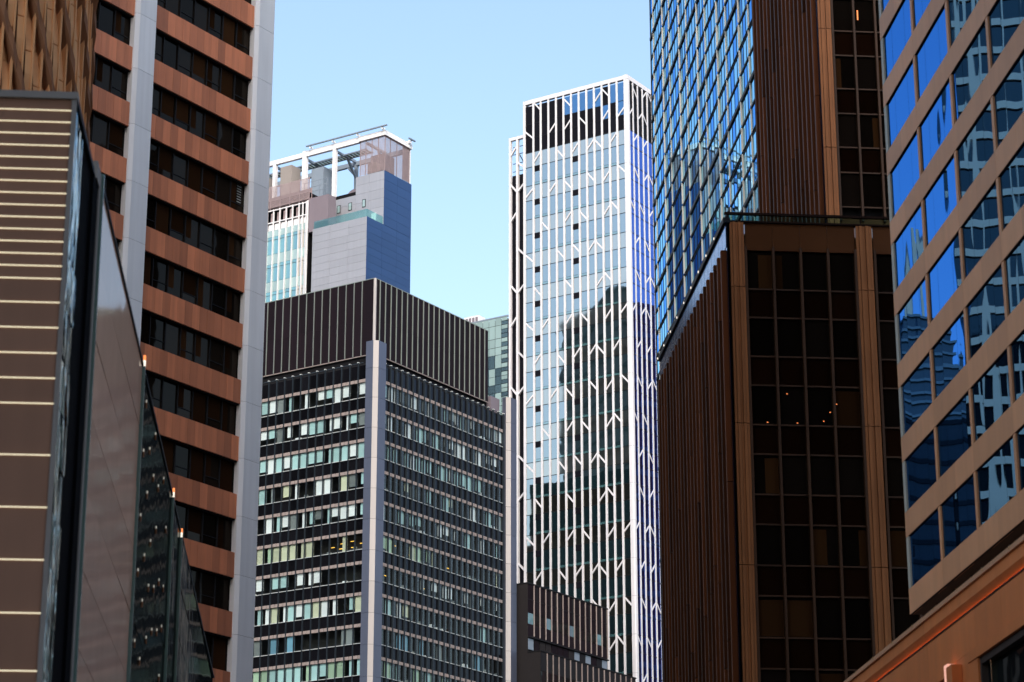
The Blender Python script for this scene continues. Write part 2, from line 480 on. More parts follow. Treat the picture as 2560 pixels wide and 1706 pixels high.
# ------------------------------------------------------------------ dark office building with finned crown (centre left)
def dark_office():
    b = Building('dark_office', 'dark office building with brown finned crown and bright corner pier', 'building', (-16.39, 277.52), 33.3)
    ST = 3.74; T0 = 87.77; LL = 40; RL = 28.4
    b.box('core', 2.2, RL, 2.2, LL, 0, 89.6, 'shell')
    b.box('roof_slab', .3, RL - .1, .3, LL, 89.4, 89.75, 'frame_dark')
    fl = frange(2.69, 25.5, 1.256); fr = frange(2.03, 28.0, 1.179)
    GP = -.26
    rows = range(0, 11)
    style = {0: ('white', .85, .8), 1: ('white', .85, .75), 2: ('teal', .97, .8), 3: ('mix', .8, .55), 4: ('white', .9, .7), 5: ('cream', .85, .35), 6: ('white', .5, .3), 7: ('pale', .95, .4), 8: ('blue', .45, .3), 9: ('green', .9, .45), 10: ('green', .85, .4)}
    def cell(f, u0, u1, k, p):
        t = T0 - ST * k
        zt, zb = t - .42, t - 2.30
        w = b.face(f, 'window', u0, u1, zb, zt, GP - .03, GP, 'office_glass', tilt=.0015)
        s = style[k][0]
        if random.random() < p:
            m = {'white': ['blind_white', 'blind_white', 'blind_teal', 'blind_grey'], 'teal': ['blind_teal', 'blind_teal', 'blind_white'],
                 'mix': ['blind_white', 'blind_teal', 'blind_cream', 'blind_grey'], 'cream': ['blind_cream', 'blind_cream', 'blind_green'],
                 'pale': ['blind_teal', 'blind_white', 'blind_cream'], 'blue': ['blind_blue', 'blind_blue', 'blind_grey'],
                 'green': ['blind_green', 'blind_teal', 'blind_teal']}[s]
            m = random.choice(m)
            lo = zb + (random.choice((0, 0, 0, .35, .5, .8)) if s in ('white', 'mix') else random.choice((0, 0, 0, .0, .4)))
            x0, x1 = u0 + .03, u1 - .03
            if random.random() < (.3 if f == 'L' else .7): x1 = u0 + (u1 - u0) * random.uniform(.45, .7)
            b.face(f, 'blind', x0, x1, lo, zt, GP - .16, GP - .12, m)
        elif random.random() < .3:
            b.face(f, 'shelf_clutter', u0 + .1, u0 + random.uniform(.3, .9), zb, zb + random.uniform(.2, .5), GP - .5, GP - .2, random.choice(('blind_grey', 'blind_white', 'curtain')))
    ul = [1.35] + fl
    for k in rows:
        for u0, u1 in zip(ul, ul[1:]):
            if u0 > 19.2: continue
            p = style[k][1]
            if k == 5 and u0 < 8: p = .25
            cell('L', u0 + .03, u1 - .03, k, p)
    ur = [1.75] + fr
    for k in rows:
        for j, (u0, u1) in enumerate(zip(ur, ur[1:])):
            if u1 - u0 < .4: continue
            cell('R', u0 + .03, u1 - .03, k, style[k][2] * (1.15 - .028 * j))
    for k in range(-1, 11):
        t = T0 - ST * k
        zt = t - 2.37; zb = t - ST + .02
        if k == -1: zt, zb = 89.55, T0 + .02
        for u0, u1 in zip(ul, ul[1:]):
            b.face('L', 'spandrel_panel', u0 + .03, u1 - .03, zb, zt, GP - .1, GP + .01, 'office_spandrel', join=u0 > 19, tilt=.001)
        for u0, u1 in zip(ur, ur[1:]):
            b.face('R', 'spandrel_panel', u0 + .03, u1 - .03, zb, zt, GP - .1, GP + .01, 'office_spandrel', tilt=.001)
        if k < 0: continue
        for f, us in (('L', ul), ('R', ur)):
            for u0, u1 in zip(us, us[1:]):
                h = (u1 - u0) / 2
                for q in (0, 1):
                    b.face(f, 'transom', u0 + q * h + .03, u0 + q * h + h - .05, t - .40 + .02 * q, t, GP - .1, GP + .10, 'transom', join=True)
                b.face(f, 'sill', u0 + .02, u1 - .02, t - 2.36, t - 2.30, GP - .2, GP + .14, 'sill', join=True)
        # floor slab and rear wall of the rooms
        b.box('floor_slab', GP * -1 + .12, RL, -GP + .12, LL, zb - .1, zt - .05, 'shell')
    b.box('room_back', 2.0, RL, 2.0, LL, 46, 89, 'interior')
    # the yellow lit office on the left face
    t = T0 - ST * 5
    for u, dz in ((5.5, .9), (5.7, .3), (4.0, 1.0), (3.9, .25), (2.6, .6), (2.2, 1.2), (1.7, .35), (6.9, .6)):
        b.face('L', 'ceiling_lamp', u - .25, u + .25, t - 1.9 + dz, t - 1.84 + dz, -1.4, -1.3, 'lamp_yellow')
    for u, k, dz in ((4.6, 5, 1.0), (9.2, 5, .3), (6.0, 5, 1.4), (4.2, 6, .9), (3.1, 6, 1.3), (17.2, 5, .1), (12, 6, .6)):
        b.face('R', 'ceiling_lamp', u - .2, u + .2, T0 - ST * k - 1.6 + dz * .5, T0 - ST * k - 1.53 + dz * .5, -1.2, -1.1, 'lamp_yellow')
    for u in fl: b.face('L', 'fin', u - .03, u + .03, 44, 89.95, GP, 0, 'fin', join=u > 19)
    for u in fr: b.face('R', 'fin', u - .03, u + .03, 44, 89.95, GP, 0, 'fin')
    for f, us in (('L', fl), ('R', fr)):
        for u in us:
            b.face(f, 'fin_bracket', u - .07, u + .14, 89.88, 89.97, GP, .01, 'sill', join=True)
        b.face(f, 'eaves_rail', us[0] - .6, us[-1], 89.86, 89.95, GP + .02, -.3, 'fin')
    # below the picture
    for f, e in (('L', LL), ('R', RL)):
        b.face(f, 'lower_glazing', 1.3, e, 0, 46.4, GP - .2, GP - .01, 'office_spandrel')
        for k in range(11, 23):
            t = T0 - ST * k
            b.face(f, 'transom', 1.3, e, t - .5, t, GP - .1, GP + .1, 'transom', join=True)
    # corner pier in storey-high pieces: three visible facets
    zs = [0] + [88.86 - 3.74 * k for k in range(12, -1, -1)] + [92.3]
    pp = [(-.25, 1.32), (-.25, .24), (.2, -.25), (1.76, -.25), (1.76, .3), (.5, 1.32)]
    for z0, z1 in zip(zs, zs[1:]):
        b.prism('pier_panel', pp, z0 + .015, z1 - .015, ['steel', 'steel_lit'], [0, 1, 0, 0, 0, 0, 0, 0])
    b.prism('pier_core', [(-.2, 1.3), (-.2, .26), (.22, -.2), (1.7, -.2), (1.7, .3), (.5, 1.3)], 0, 92.2, ['frame_dark'])
    ep = [(28.45, .6), (28.45, .02), (28.95, -.42), (30.3, -.42), (30.3, .6)]
    for z0, z1 in zip(zs, zs[1:]):
        b.prism('pier_panel', ep, z0 + .015, z1 - .015, ['steel', 'steel_lit'], [0, 1, 0, 0, 0, 0, 0])
    b.box('end_wall', 28.42, 30.28, .62, LL, 0, 89.4, 'frame_dark')
    # crown
    cx, cy, zb, zt = 1.0, 1.03, 91.1, 100.72
    ex = 25.75
    b.box('crown_core', cx + .2, ex - .05, cy + .2, 39, 89.7, zt - .15, 'shell')
    lu = frange(cy + .35, 24, 1.233)
    lu = [cy + .22] + [2.97 + 1.233 * i for i in range(18)]
    ru = [cx + .2] + [1.92 + 1.147 * i for i in range(21)] + [ex]
    zm = 95.6
    for us, f, off in ((lu, 'L', -cx), (ru, 'R', -cy)):
        for i, (u0, u1) in enumerate(zip(us, us[1:])):
            b.face(f, 'crown_panel', u0 + .004, u1 - .004, zb, zm - .006, off - .2, off, 'crown', tilt=.0006)
            b.face(f, 'crown_panel', u0 + .004, u1 - .004, zm + .006, zt, off - .2, off, 'crown', tilt=.0006)
        for u in us[1:-1] if f == 'R' else us[1:]:
            b.face(f, 'crown_fin', u - .028, u + .028, zb, zm - .03, off, off + .14, 'crown_fin')
            b.face(f, 'crown_fin', u - .028, u + .028, zm, zt, off, off + .14, 'crown_fin')
        b.face(f, 'crown_base_rail', us[0], us[-1], zb - .12, zb - .01, off - .1, off + .05, 'transom')
        b.face(f, 'crown_cap', us[0], us[-1], zt + .002, zt + .08, off - .2, off + .05, 'crown_fin')
    b.prism('crown_corner', [(cx - .05, cy + .22), (cx - .05, cy - .0), (cx + .0, cy - .05), (cx + .2, cy - .05), (cx + .2, cy + .22)], zb, zt + .05, ['steel_lit'])
    b.box('rooftop_cabin', 26.4, 28.4, 1.0, 3.5, 89.75, 92.1, 'grey_render')
    b.finish()
dark_office()

# ------------------------------------------------------------------ grey clad tower with roof frame (behind the dark office)
def grey_tower():
    b = Building('grey_tower', 'grey metal clad tower with white roof frame behind the dark office', 'building', (-19.58, 344.44), 33.3)
    b.box('upper_core', .2, 7.0, .2, 10.8, 120, 139.3, 'shell')
    b.box('upper_core_high', .2, 7.0, .2, 5.3, 139, 141.5, 'shell')
    b.box('lower_core', -4.0, 7.0, .2, 10.2, 0, 132.2, 'shell')
    # upper cladding, left face: with three small windows
    zs = [141.6 - 1.48 * i for i in range(0, 7)]
    wins = [(3.54, 4.05), (6.17, 6.72), (8.4, 8.9)]
    cols = [0, 2.83, 5.42, 8.1, 10.8]
    for z1, z0 in zip(zs, zs[1:]):
        for u0, u1 in zip(cols, cols[1:]):
            if u0 >= 5.4 and z1 > 140: continue
            b.face('L', 'cladding_panel', u0 + .012, u1 - .012, z0 + .012, z1 - .012, -.18, 0, 'cladding', tilt=.0007)
    for u0, u1 in wins:
        w = b.face('L', 'window', u0 - .1, u1 + .05, 136.3, 137.6, .002, .05, 'frame_dark')
        b.face('L', 'pane', u0, u1 - .03, 136.4, 137.5, .05, .06, 'pale_spandrel', parent=w)
    for z1, z0 in zip(zs, zs[1:]):
        for u0, u1 in ((0, 3.43), (3.43, 7.17)):
            b.face('R', 'cladding_panel', u0 + .012, u1 - .012, z0 + .012, z1 - .012, -.18, 0, 'cladding_shade', tilt=.0007)
    zs2 = [132.7 - 1.18 * i for i in range(0, 14)]
    for z1, z0 in zip(zs2, zs2[1:]):
        for u0, u1 in ((-4.2, -.35), (-.35, 3.43), (3.43, 7.17)):
            b.face('R', 'cladding_panel', u0 + .012, u1 - .012, z0 + .012, z1 - .012, -.18, .001, 'cladding_shade', tilt=.0007)
        for u0, u1 in ((0, 3.52), (3.52, 6.92), (6.92, 10.35)):
            b.face('L', 'cladding_panel', u0 + .012, u1 - .012, z0 + .012, z1 - .012, 4.02, 4.2, 'cladding', tilt=.0007)
    b.box('lower_cladding', -4.19, 7.16, .01, 10.3, 0, 117.3, 'cladding')
    b.box('rear_wall', 7.0, 7.15, .05, 10.8, 117, 139.2, 'cladding')
    # terrace
    b.box('terrace_floor', -4.1, 0, .1, 10.3, 132.3, 132.55, 'coping')
    for u0, u1 in zip(frange(.05, 10.5, 1.45), frange(1.5, 10.6, 1.45)):
        b.face('L', 'balustrade_pane', u0, u1 - .03, 132.72, 133.95, 4.08, 4.11, 'balustrade')
    for u0, u1 in ((-4.1, -2.7), (-2.68, -1.3), (-1.28, 0)):
        b.face('R', 'balustrade_pane', u0, u1 - .02, 132.72, 133.95, -.12, -.09, 'balustrade')
    b.box('terrace_door', -.05, .06, 1.4, 2.3, 132.6, 134.9, 'white_steel')
    b.box('terrace_room', -3.9, -2.0, 7.67, 11.4, 132.5, 138.06, 'grey_render')
    # glass wing
    b.box('wing_core', -3.9, 6, 11.6, 26, 0, 134.2, 'shell')
    b.box('wing_gap', -3.0, 0, 10.3, 11.6, 0, 133.2, 'black')
    fins = [11.75, 12.45, 13.19] + [14.45 + 1.25 * i for i in range(10)]
    wz = [(133.16 - 4.52 * k, 130.3 - 4.52 * k) for k in range(4)]
    for u0, u1 in zip(fins, fins[1:]):
        for k, (zt, zb) in enumerate(wz):
            m = 'teal_glass' if u0 > 13 else 'lt_spandrel'
            b.face('L', 'window', u0 + .05, u1 - .05, zb, zt - .55, 3.9, 3.93, m, tilt=.003)
            b.face('L', 'window', u0 + .05, u1 - .05, zt - .5, zt, 3.9, 3.93, m, tilt=.003)
            b.face('L', 'transom', u0 + .05, u1 - .05, zt - .55, zt - .5, 3.9, 3.97, 'frame_dark')
            b.face('L', 'spandrel_panel', u0 + .05, u1 - .05, zb - 1.62, zb - .04, 3.9, 3.93, 'pale_spandrel', tilt=.002)
        b.face('L', 'spandrel_panel', u0 + .05, u1 - .05, 133.2, 134.25, 3.9, 3.93, 'pale_spandrel')
        b.face('L', 'cooling_unit', u0 + .18, u1 - .15, 134.3, 135.3, 3.3, 3.85, 'white_steel')
        b.face('L', 'frame_rail', u0, u1, 135.45, 135.6, 3.92, 4.1, 'white_steel')
        b.face('L', 'frame_rail', u0, u1, 137.45, 137.6, 3.92, 4.1, 'white_steel')
        b.face('L', 'screen_panel', u0 + .45, u1 - .1, 135.7, 137.4, 3.3, 3.34, 'mesh')
    for u in fins: b.face('L', 'fin', u - .05, u + .05, 116, 137.62, 3.93, 4.22, 'white_steel')
    b.box('wing_post', -4.25, -4.05, 11.35, 11.55, 116, 137.7, 'white_steel')
    b.box('wing_lower', -3.95, 5.9, 11.62, 25.9, 0, 116, 'teal_glass')
    # slatted screen above the wing
    for i in range(20):
        b.face('L', 'screen_slat', 11.4, 25, 138.05 + i * .18, 138.16 + i * .18, 3.95, 3.98, 'mesh', join=True)
    for u in frange(11.45, 25, 1.9):
        b.face('L', 'screen_post', u - .05, u + .05, 137.7, 141.7, 3.85, 3.94, 'mesh')
    b.face('L', 'screen_backing', 11.5, 25, 138, 140.2, 3.1, 3.14, 'mesh')
    # white roof frame
    for u, w, zt in ((21.5, .55, 147.2), (15.5, .75, 148.2), (9.6, .55, 147.2), (27.5, .55, 147.2)):
        b.box('frame_column', -.3, .3, u - w / 2, u + w / 2, 139.2, zt, 'white_steel')
    b.box('frame_beam', -.28, .28, 15.9, 28, 147.2, 147.95, 'white_steel')
    b.box('frame_beam', -.28, .28, 4.9, 15.1, 147.2, 148.1, 'white_steel')
    b.box('frame_beam', -.28, .28, -.25, 4.88, 147.35, 148.15, 'white_steel')
    b.box('frame_beam', .3, 6.9, -.25, .25, 147.35, 148.15, 'white_steel')
    b.box('frame_beam', 5.3, 5.8, .3, 28, 146.3, 147.0, 'blue_steel')
    for u in (3.6, 9.6, 15.5, 21.5):
        b.box('rear_column', 5.3, 5.8, u - .25, u + .25, 139, 146.28, 'blue_steel')
        b.box('cross_beam', .3, 5.28, u - .14, u + .14, 146.75, 147.15, 'blue_steel')
        b.bar('bracket', (5.5, u, 144.2), (3.2, u, 146.75), .3, .35, 'blue_steel')
        b.bar('bracket', (5.5, u + .1, 144.6), (5.5, u + 1.6, 146.3), .3, .3, 'blue_steel')
    for u in frange(5.2, 26, .62):
        b.box('shade_slat', 2.3, 3.6, u, u + .45, 146.95, 147.03, 'solar')
    b.box('shade_rail', 2.1, 2.3, 5, 26, 146.85, 147.08, 'blue_steel')
    b.box('shade_rail', 3.6, 3.8, 5, 26, 146.85, 147.08, 'blue_steel')
    b.box('gantry_rail', -.9, -.6, -.9, 14.8, 148.55, 148.72, 'blue_steel')
    for u in (0.0, 4.8, 9.6, 14): b.box('gantry_arm', -.8, 0, u, u + .12, 148.15, 148.55, 'white_steel')
    b.box('gantry_rail', 5.2, 6.9, -.9, -.65, 148.5, 148.66, 'blue_steel')
    b.box('gantry_arm', 5.9, 6.1, -.7, .1, 148.0, 148.5, 'white_steel')
    # slatted corner box
    for i in range(32):
        b.face('L', 'screen_slat', .0, 4.8, 141.7 + i * .18, 141.8 + i * .18, -.05, -.02, 'mesh', join=True)
        b.face('R', 'screen_slat', .0, 6.7, 141.7 + i * .18, 141.8 + i * .18, -.05, -.02, 'mesh', join=True)
    for u in (0.02, 1.3, 2.5, 3.7, 4.75): b.face('L', 'screen_post', u - .05, u + .05, 141.6, 147.35, -.16, -.06, 'mesh')
    for u in (1.6, 3.3, 4.9, 6.65): b.face('R', 'screen_post', u - .05, u + .05, 141.6, 147.35, -.16, -.06, 'mesh')
    b.box('screen_return', 4.9, 6.7, .06, .12, 141.7, 147.3, 'mesh')
    b.box('lift_room', 2.2, 5.0, 1.8, 4.3, 141.5, 145.6, 'grey_render')
    b.box('lift_room', .5, 1.6, 2.0, 3.6, 141.5, 143.6, 'coping')
    b.box('corner_post', 6.62, 6.8, -.02, .12, 141.6, 147.3, 'white_steel')
    # roof plant
    b.box('plant_box', -1.5, .8, 17.0, 19.2, 139.3, 145.8, 'coping')
    b.box('plant_box', -1.5, 1.5, 22.6, 25, 139.3, 145.3, 'coping')
    b.box('plant_tank', 1.0, 3.4, 12.6, 15.0, 139.3, 145.4, 'blue_steel')
    b.box('roof_slab', -3.8, 6, 11.6, 26, 138.6, 139.3, 'shell')
    for z in (140.2, 141.0, 141.9): b.box('railing', -1.7, -1.64, 9.6, 14.4, z, z + .07, 'blue_steel')
    for u in (9.7, 11.2, 12.7, 14.2): b.box('railing_post', -1.7, -1.62, u, u + .08, 139.3, 141.95, 'blue_steel')
    n = 14
    v = [(1.5, 6.8, 139.3)] + [(1.5, 6.8 + 1.5 * cos(pi * i / n), 139.3 + 1.2 * sin(pi * i / n)) for i in range(n + 1)]
    v2 = v + [(4.5, y, z) for x, y, z in v]
    k = len(v)
    f = [tuple(range(k))] + [(i, k + i, k + i + 1, i + 1) for i in range(1, k - 1)]
    link('vaulted_roof', mesh_from('vaulted_roof', v2, f, ['grey_render']), b.e)
    b.finish()
grey_tower()

# ------------------------------------------------------------------ small teal glass block far behind
def far_block():
    b = Building('glass_block', 'pale teal glass block with small roof cabin between crown and white tower', 'building', (-.76, 400.0), 33.3)
    b.box('core', .1, 14, .1, 16, 0, 136.4, 'shell')
    zs = [136.7, 135.3, 132.9, 131.3, 129.9, 127.5, 126.0, 124.5, 123.0, 120.6, 118.5, 116.5, 114]
    us = [0, 1.3] + frange(2.6, 15, 1.3)
    for z1, z0 in zip(zs, zs[1:]):
        for i, (u0, u1) in enumerate(zip(us, us[1:])):
            if u0 > 10: continue
            m = 'pale_spandrel' if z0 > 129 and random.random() < .75 else random.choice(('far_glass', 'far_glass', 'pale_spandrel'))
            if i == 0:
                n = max(2, int((z1 - z0) / .75)); h = (z1 - z0) / n
                for q in range(n): b.face('L', 'window', u0 + .04, u1 - .04, z0 + q * h + .05, z0 + q * h + h - .05, 0, .04, random.choice(('far_glass', 'pale_spandrel')), tilt=.004)
            else:
                b.face('L', 'window', u0 + .04, u1 - .04, z0 + .04, z1 - .04, 0, .04, m, tilt=.004)
    b.box('parapet', -.06, .3, -.05, 16, 136.7, 136.95, 'blue_steel')
    b.face('L', 'lower_glazing', 0, 16, 0, 113.9, 0, .03, 'far_glass')
    c = b.box('roof_cabin', .6, 2.6, 6.5, 9.6, 136.5, 138.3, 'white_steel')
    for u in (6.7, 7.4, 8.1, 8.8): b.box('cabin_window', .55, .6, u, u + .5, 137.0, 138.0, 'grey_render', parent=c)
    b.finish()
far_block()

# ------------------------------------------------------------------ white lattice tower
STR_L = [(1,113.7,-1),(1,103.1,1),(1,81.5,-1),(1,70.9,1),(1,135.2,1),(1,144.3,-1),(2,108.4,-1),(2,76.1,-1),(2,97.6,1),(2,65.7,1),(2,129.8,1),(2,140.5,-1),(3,65.1,-1),(3,70.5,-1),(3,81.1,-1),(3,119.1,1),(3,113.3,-1),(3,102.6,-1),(3,86.9,1),(3,97.1,-1),(3,134.7,-1),(3,144.4,-1),(3,129.3,-1),(3,148.0,1),(4,75.8,1),(4,86.4,-1),(4,108.1,1),(4,118.6,-1),(4,147.6,-1),(4,91.9,1),(4,124.1,1),(4,140.1,1),(5,124.3,-1),(5,76.2,-1),(5,92.2,-1),(5,140.3,-1),(5,103.0,1),(5,108.4,-1),(5,135.1,1),(5,71.2,1),(6,81.2,1),(6,144.4,1),(6,97.2,1),(6,113.5,1),(6,129.3,1),(7,108.4,-1),(7,92.3,1),(7,76.2,-1),(7,124.5,1),(7,140.4,-1),(8,81.5,-1),(8,113.7,-1),(8,86.9,1),(8,119.2,1),(8,144.4,-1),(8,148.0,1),(8,97.5,-1),(8,129.7,-1),(8,102.6,1),(8,134.8,1),(9,91.9,1),(9,107.9,1),(9,75.9,1),(9,124.1,1),(9,140.1,1),(10,144.5,-1),(10,102.9,-1),(10,134.9,-1),(11,129.1,1),(11,81.6,-1),(11,113.8,-1),(11,97.2,1),(12,108.6,-1),(12,76.2,-1),(12,140.4,-1),(12,86.9,1),(12,119.0,1),(12,148.7,1),(13,102.6,-1),(13,124.5,1),(13,92.3,1),(13,113.8,1),(13,81.5,1),(13,144.3,1),(13,134.8,-1)]
STR_R = [(1,129.7,1),(1,144.4,-1),(1,97.6,1),(1,113.8,-1),(1,65.5,1),(1,81.7,-1),(2,135.1,1),(2,147.8,1),(2,119.1,1),(2,60.5,-1),(2,86.8,1),(2,124.6,-1),(2,140.7,-1),(2,70.9,1),(2,103.0,1),(2,92.5,-1),(2,108.7,-1),(2,76.4,-1),(3,129.8,1),(3,144.6,-1),(3,114.1,-1),(3,65.6,1),(3,97.7,1),(3,81.8,-1),(4,144.5,1),(4,124.5,1),(4,113.9,1),(4,76.4,-1),(4,135.3,-1),(4,148.6,-1),(4,119.3,-1),(4,81.7,1),(4,140.7,-1),(4,71.0,-1),(4,92.3,1),(4,103.2,-1),(4,87.2,-1),(4,108.7,-1),(5,103.6,1),(5,148.7,1),(5,119.3,1),(5,130.1,-1),(5,70.9,1),(5,135.3,1),(5,65.9,-1)]
def lattice_tower():
    b = Building('lattice_tower', 'tall white ribbed tower with branching diagonal struts right of the sky gap', 'building', (17.0, 327.56), 33.2)
    LW, RW = 18.3, 11.7
    GL, GR = -.11, -.08
    b.box('core', .75, RW - .3, .5, LW - .2, 0, 149.2, 'shell')
    rl = [.05, 1.84, 3.15, 4.45, 5.79, 7.12, 8.46, 9.80, 11.14, 12.46, 13.82, 15.19, 16.5, 18.1]
    rr = [.05, 1.67, 3.05, 4.46, 5.88, 7.28, 8.7, 10.1, 11.5]
    ST = 5.365; T0 = 141.40; ZB = 50
    nf = 17
    # glazing
    for f, us in (('L', rl), ('R', rr)):
        G = GL if f == 'L' else GR
        for i, (u0, u1) in enumerate(zip(us, us[1:])):
            hid = (f == 'R' and i >= 6)
            a, c = u0 + .1, u1 - .1
            for k in range(nf):
                t = T0 - ST * k
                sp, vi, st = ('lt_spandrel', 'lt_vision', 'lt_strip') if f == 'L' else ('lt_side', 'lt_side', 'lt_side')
                b.face(f, 'spandrel_panel', a, c, t - 2.36, t - .03, G - .05, G, sp, join=hid, tilt=.0016)
                top = t - 2.40
                if f == 'L' and i in (6, 11):
                    b.face(f, 'vent', a, c, top - .85, top + .05, G - .02, G + .02, 'lt_dark')
                    top -= .88
                low = t - 5.33 if f == 'R' or i in (0, 4, 12, 9) else t - 4.95
                b.face(f, 'window', a, c, low, top, G - .05, G, vi, join=hid, tilt=.0022)
                if low > t - 5.2:
                    b.face(f, 'sill_pane', a, c, t - 5.33, t - 4.99, G - .05, G, st, join=hid)
                b.face(f, 'floor_line', a, c, t - 2.42, t - 2.34, G, G + .04, 'frame_dark', join=True)
                b.face(f, 'floor_line', a, c, t - .05, t + .03, G, G + .04, 'frame_dark', join=True)
            # crown infill
            for z0, z1 in ((141.45, 143.7), (143.72, 146.0), (146.02, 148.95)):
                m = 'lt_dark'
                if f == 'L' and i < 8 and z0 > 146: m = 'lt_blue'
                if f == 'L' and i < 4 and z0 > 143.7: m = random.choice(('lt_blue', 'lt_blue', 'lt_dark'))
                b.face(f, 'crown_screen', a, c, z0, z1, G - .05, G, m, join=hid, tilt=.002)
                b.face(f, 'crown_rail', a, c, z0 - .03, z0 + .03, G, G + .05, 'frame_dark', join=True)
    # ribs in storey-high lengths are one continuous profile each
    for f, us in (('L', rl), ('R', rr)):
        for i, u in enumerate(us):
            w = .148
            G = GL if f == 'L' else GR
            if f == 'L' and i == 0 or f == 'R' and i == 0: continue
            if f == 'L' and i == len(us) - 1: w = .2
            b.face(f, 'rib', u - w, u + w, 0, 149.3, G - .1, 0, 'white_rib')
    zs = [0, 20, 40] + [T0 - ST * k for k in range(16, -1, -1)] + [145.5, 149.3]
    for z0, z1 in zip(zs, zs[1:]):
        b.prism('corner_panel', [(-.02, .62), (-.02, .1), (.1, -.02), (.62, -.02), (.62, .4), (.4, .62)], z0 + .012, z1 - .012, ['white_rib'])
    b.prism('corner_core', [(.0, .6), (.0, .1), (.1, .0), (.6, .0), (.6, .4), (.4, .6)], 0, 149.2, ['frame_dark'])
    # roof rim
    b.box('roof_rim', -.03, .5, .64, LW, 149.32, 149.95, 'white_rib')
    b.box('roof_rim', -.03, RW, -.03, .62, 149.315, 150.0, 'white_rib')
    b.box('roof_rim', .52, RW, LW - .5, LW, 149.32, 149.95, 'white_rib')
    # struts: rise towards one rib
    def strut(f, u0, u1, z, s):
        # s=+1 leans down to the right of the picture
        h = .62 * (1.0 if f == 'L' else 1.0)
        if f == 'L': s = -s
        za, zc = (z + h, z - h) if s > 0 else (z - h, z + h)
        hw = .16; d0, d1 = (-.10 if f == 'L' else -.07), -.015
        uv = [(u0, za - hw), (u1, zc - hw), (u1, zc + hw), (u0, za + hw)]
        if f == 'R': pts = [(u, -d0, zz) for u, zz in uv] + [(u, -d1, zz) for u, zz in uv]
        else: pts = [(-d0, u, zz) for u, zz in uv] + [(-d1, u, zz) for u, zz in uv]
        fc = [(0, 1, 2, 3), (7, 6, 5, 4), (0, 4, 5, 1), (1, 5, 6, 2), (2, 6, 7, 3), (3, 7, 4, 0)]
        link('strut', mesh_from('strut', pts, fc, ['white_rib']), b.e)
    for f, us, S in (('L', rl, STR_L), ('R', rr, STR_R)):
        for c, z, s in S:
            strut(f, us[c - 1] + (.15 if c > 1 else .5), us[c] - .15, z, s)
    # slim wing at the left, lower and open at the top
    b.box('wing_core', 1.2, 8, LW + .1, 21.0, 0, 138.8, 'shell')
    wr = [19.75, 21.05]
    for u in wr:
        b.face('L', 'rib', u - .16, u + .16, 0, 144.3, -.95, -.5, 'white_rib')
    b.box('roof_rim', .5, 1.0, LW + .05, 21.25, 144.32, 144.8, 'white_rib')
    for z0, z1 in zip(frange(50, 136, 2.68), frange(52.68, 138.7, 2.68)):
        for u0, u1 in ((18.4, 19.58), (19.92, 20.9)):
            b.face('L', 'wing_panel', u0, u1, z0 + .02, z1 - .02, -1.0, -.95, 'lt_dark', tilt=.002)
    for z, u0, u1, s in ((142.6, 19.92, 20.9, -1), (139.9, 18.3, 19.6, 1), (136.5, 19.9, 20.9, 1), (136.5, 18.4, 19.6, -1), (131.9, 19.92, 20.9, -1), (126.0, 18.4, 19.6, 1), (120.4, 19.92, 20.9, 1), (120.4, 18.4, 19.6, -1), (115.3, 19.92, 20.9, -1), (109.8, 18.4, 19.6, 1), (104.6, 19.92, 20.9, 1), (104.6, 18.4, 19.6, -1), (99.4, 19.92, 20.9, -1), (94, 18.4, 19.6, 1), (88.6, 18.4, 19.6, -1), (88.6, 19.92, 20.9, 1), (78, 18.4, 19.6, 1)):
        h = .6 * s; hw = .18
        pts = [(x, u, zz) for x in (.55, .85) for u, zz in ((u0, z - h - hw), (u1, z + h - hw), (u1, z + h + hw), (u0, z - h + hw))]
        link('strut', mesh_from('strut', pts, [(3, 2, 1, 0), (4, 5, 6, 7), (0, 1, 5, 4), (1, 2, 6, 5), (2, 3, 7, 6), (3, 0, 4, 7)], ['white_rib']), b.e)
    for z in (139.4, 140.7, 142.2, 143.4):
        b.face('L', 'wing_rail', 18.5, 20.9, z, z + .08, -1.3, -1.2, 'frame_dark')
    b.bar('wing_brace', (2.0, 18.5, 139.2), (2.0, 20.8, 143.5), .12, .12, 'frame_dark')
    b.box('wing_plant', 2.2, 5, 18.9, 19.5, 138.8, 143.2, 'solar')
    b.finish()
lattice_tower()

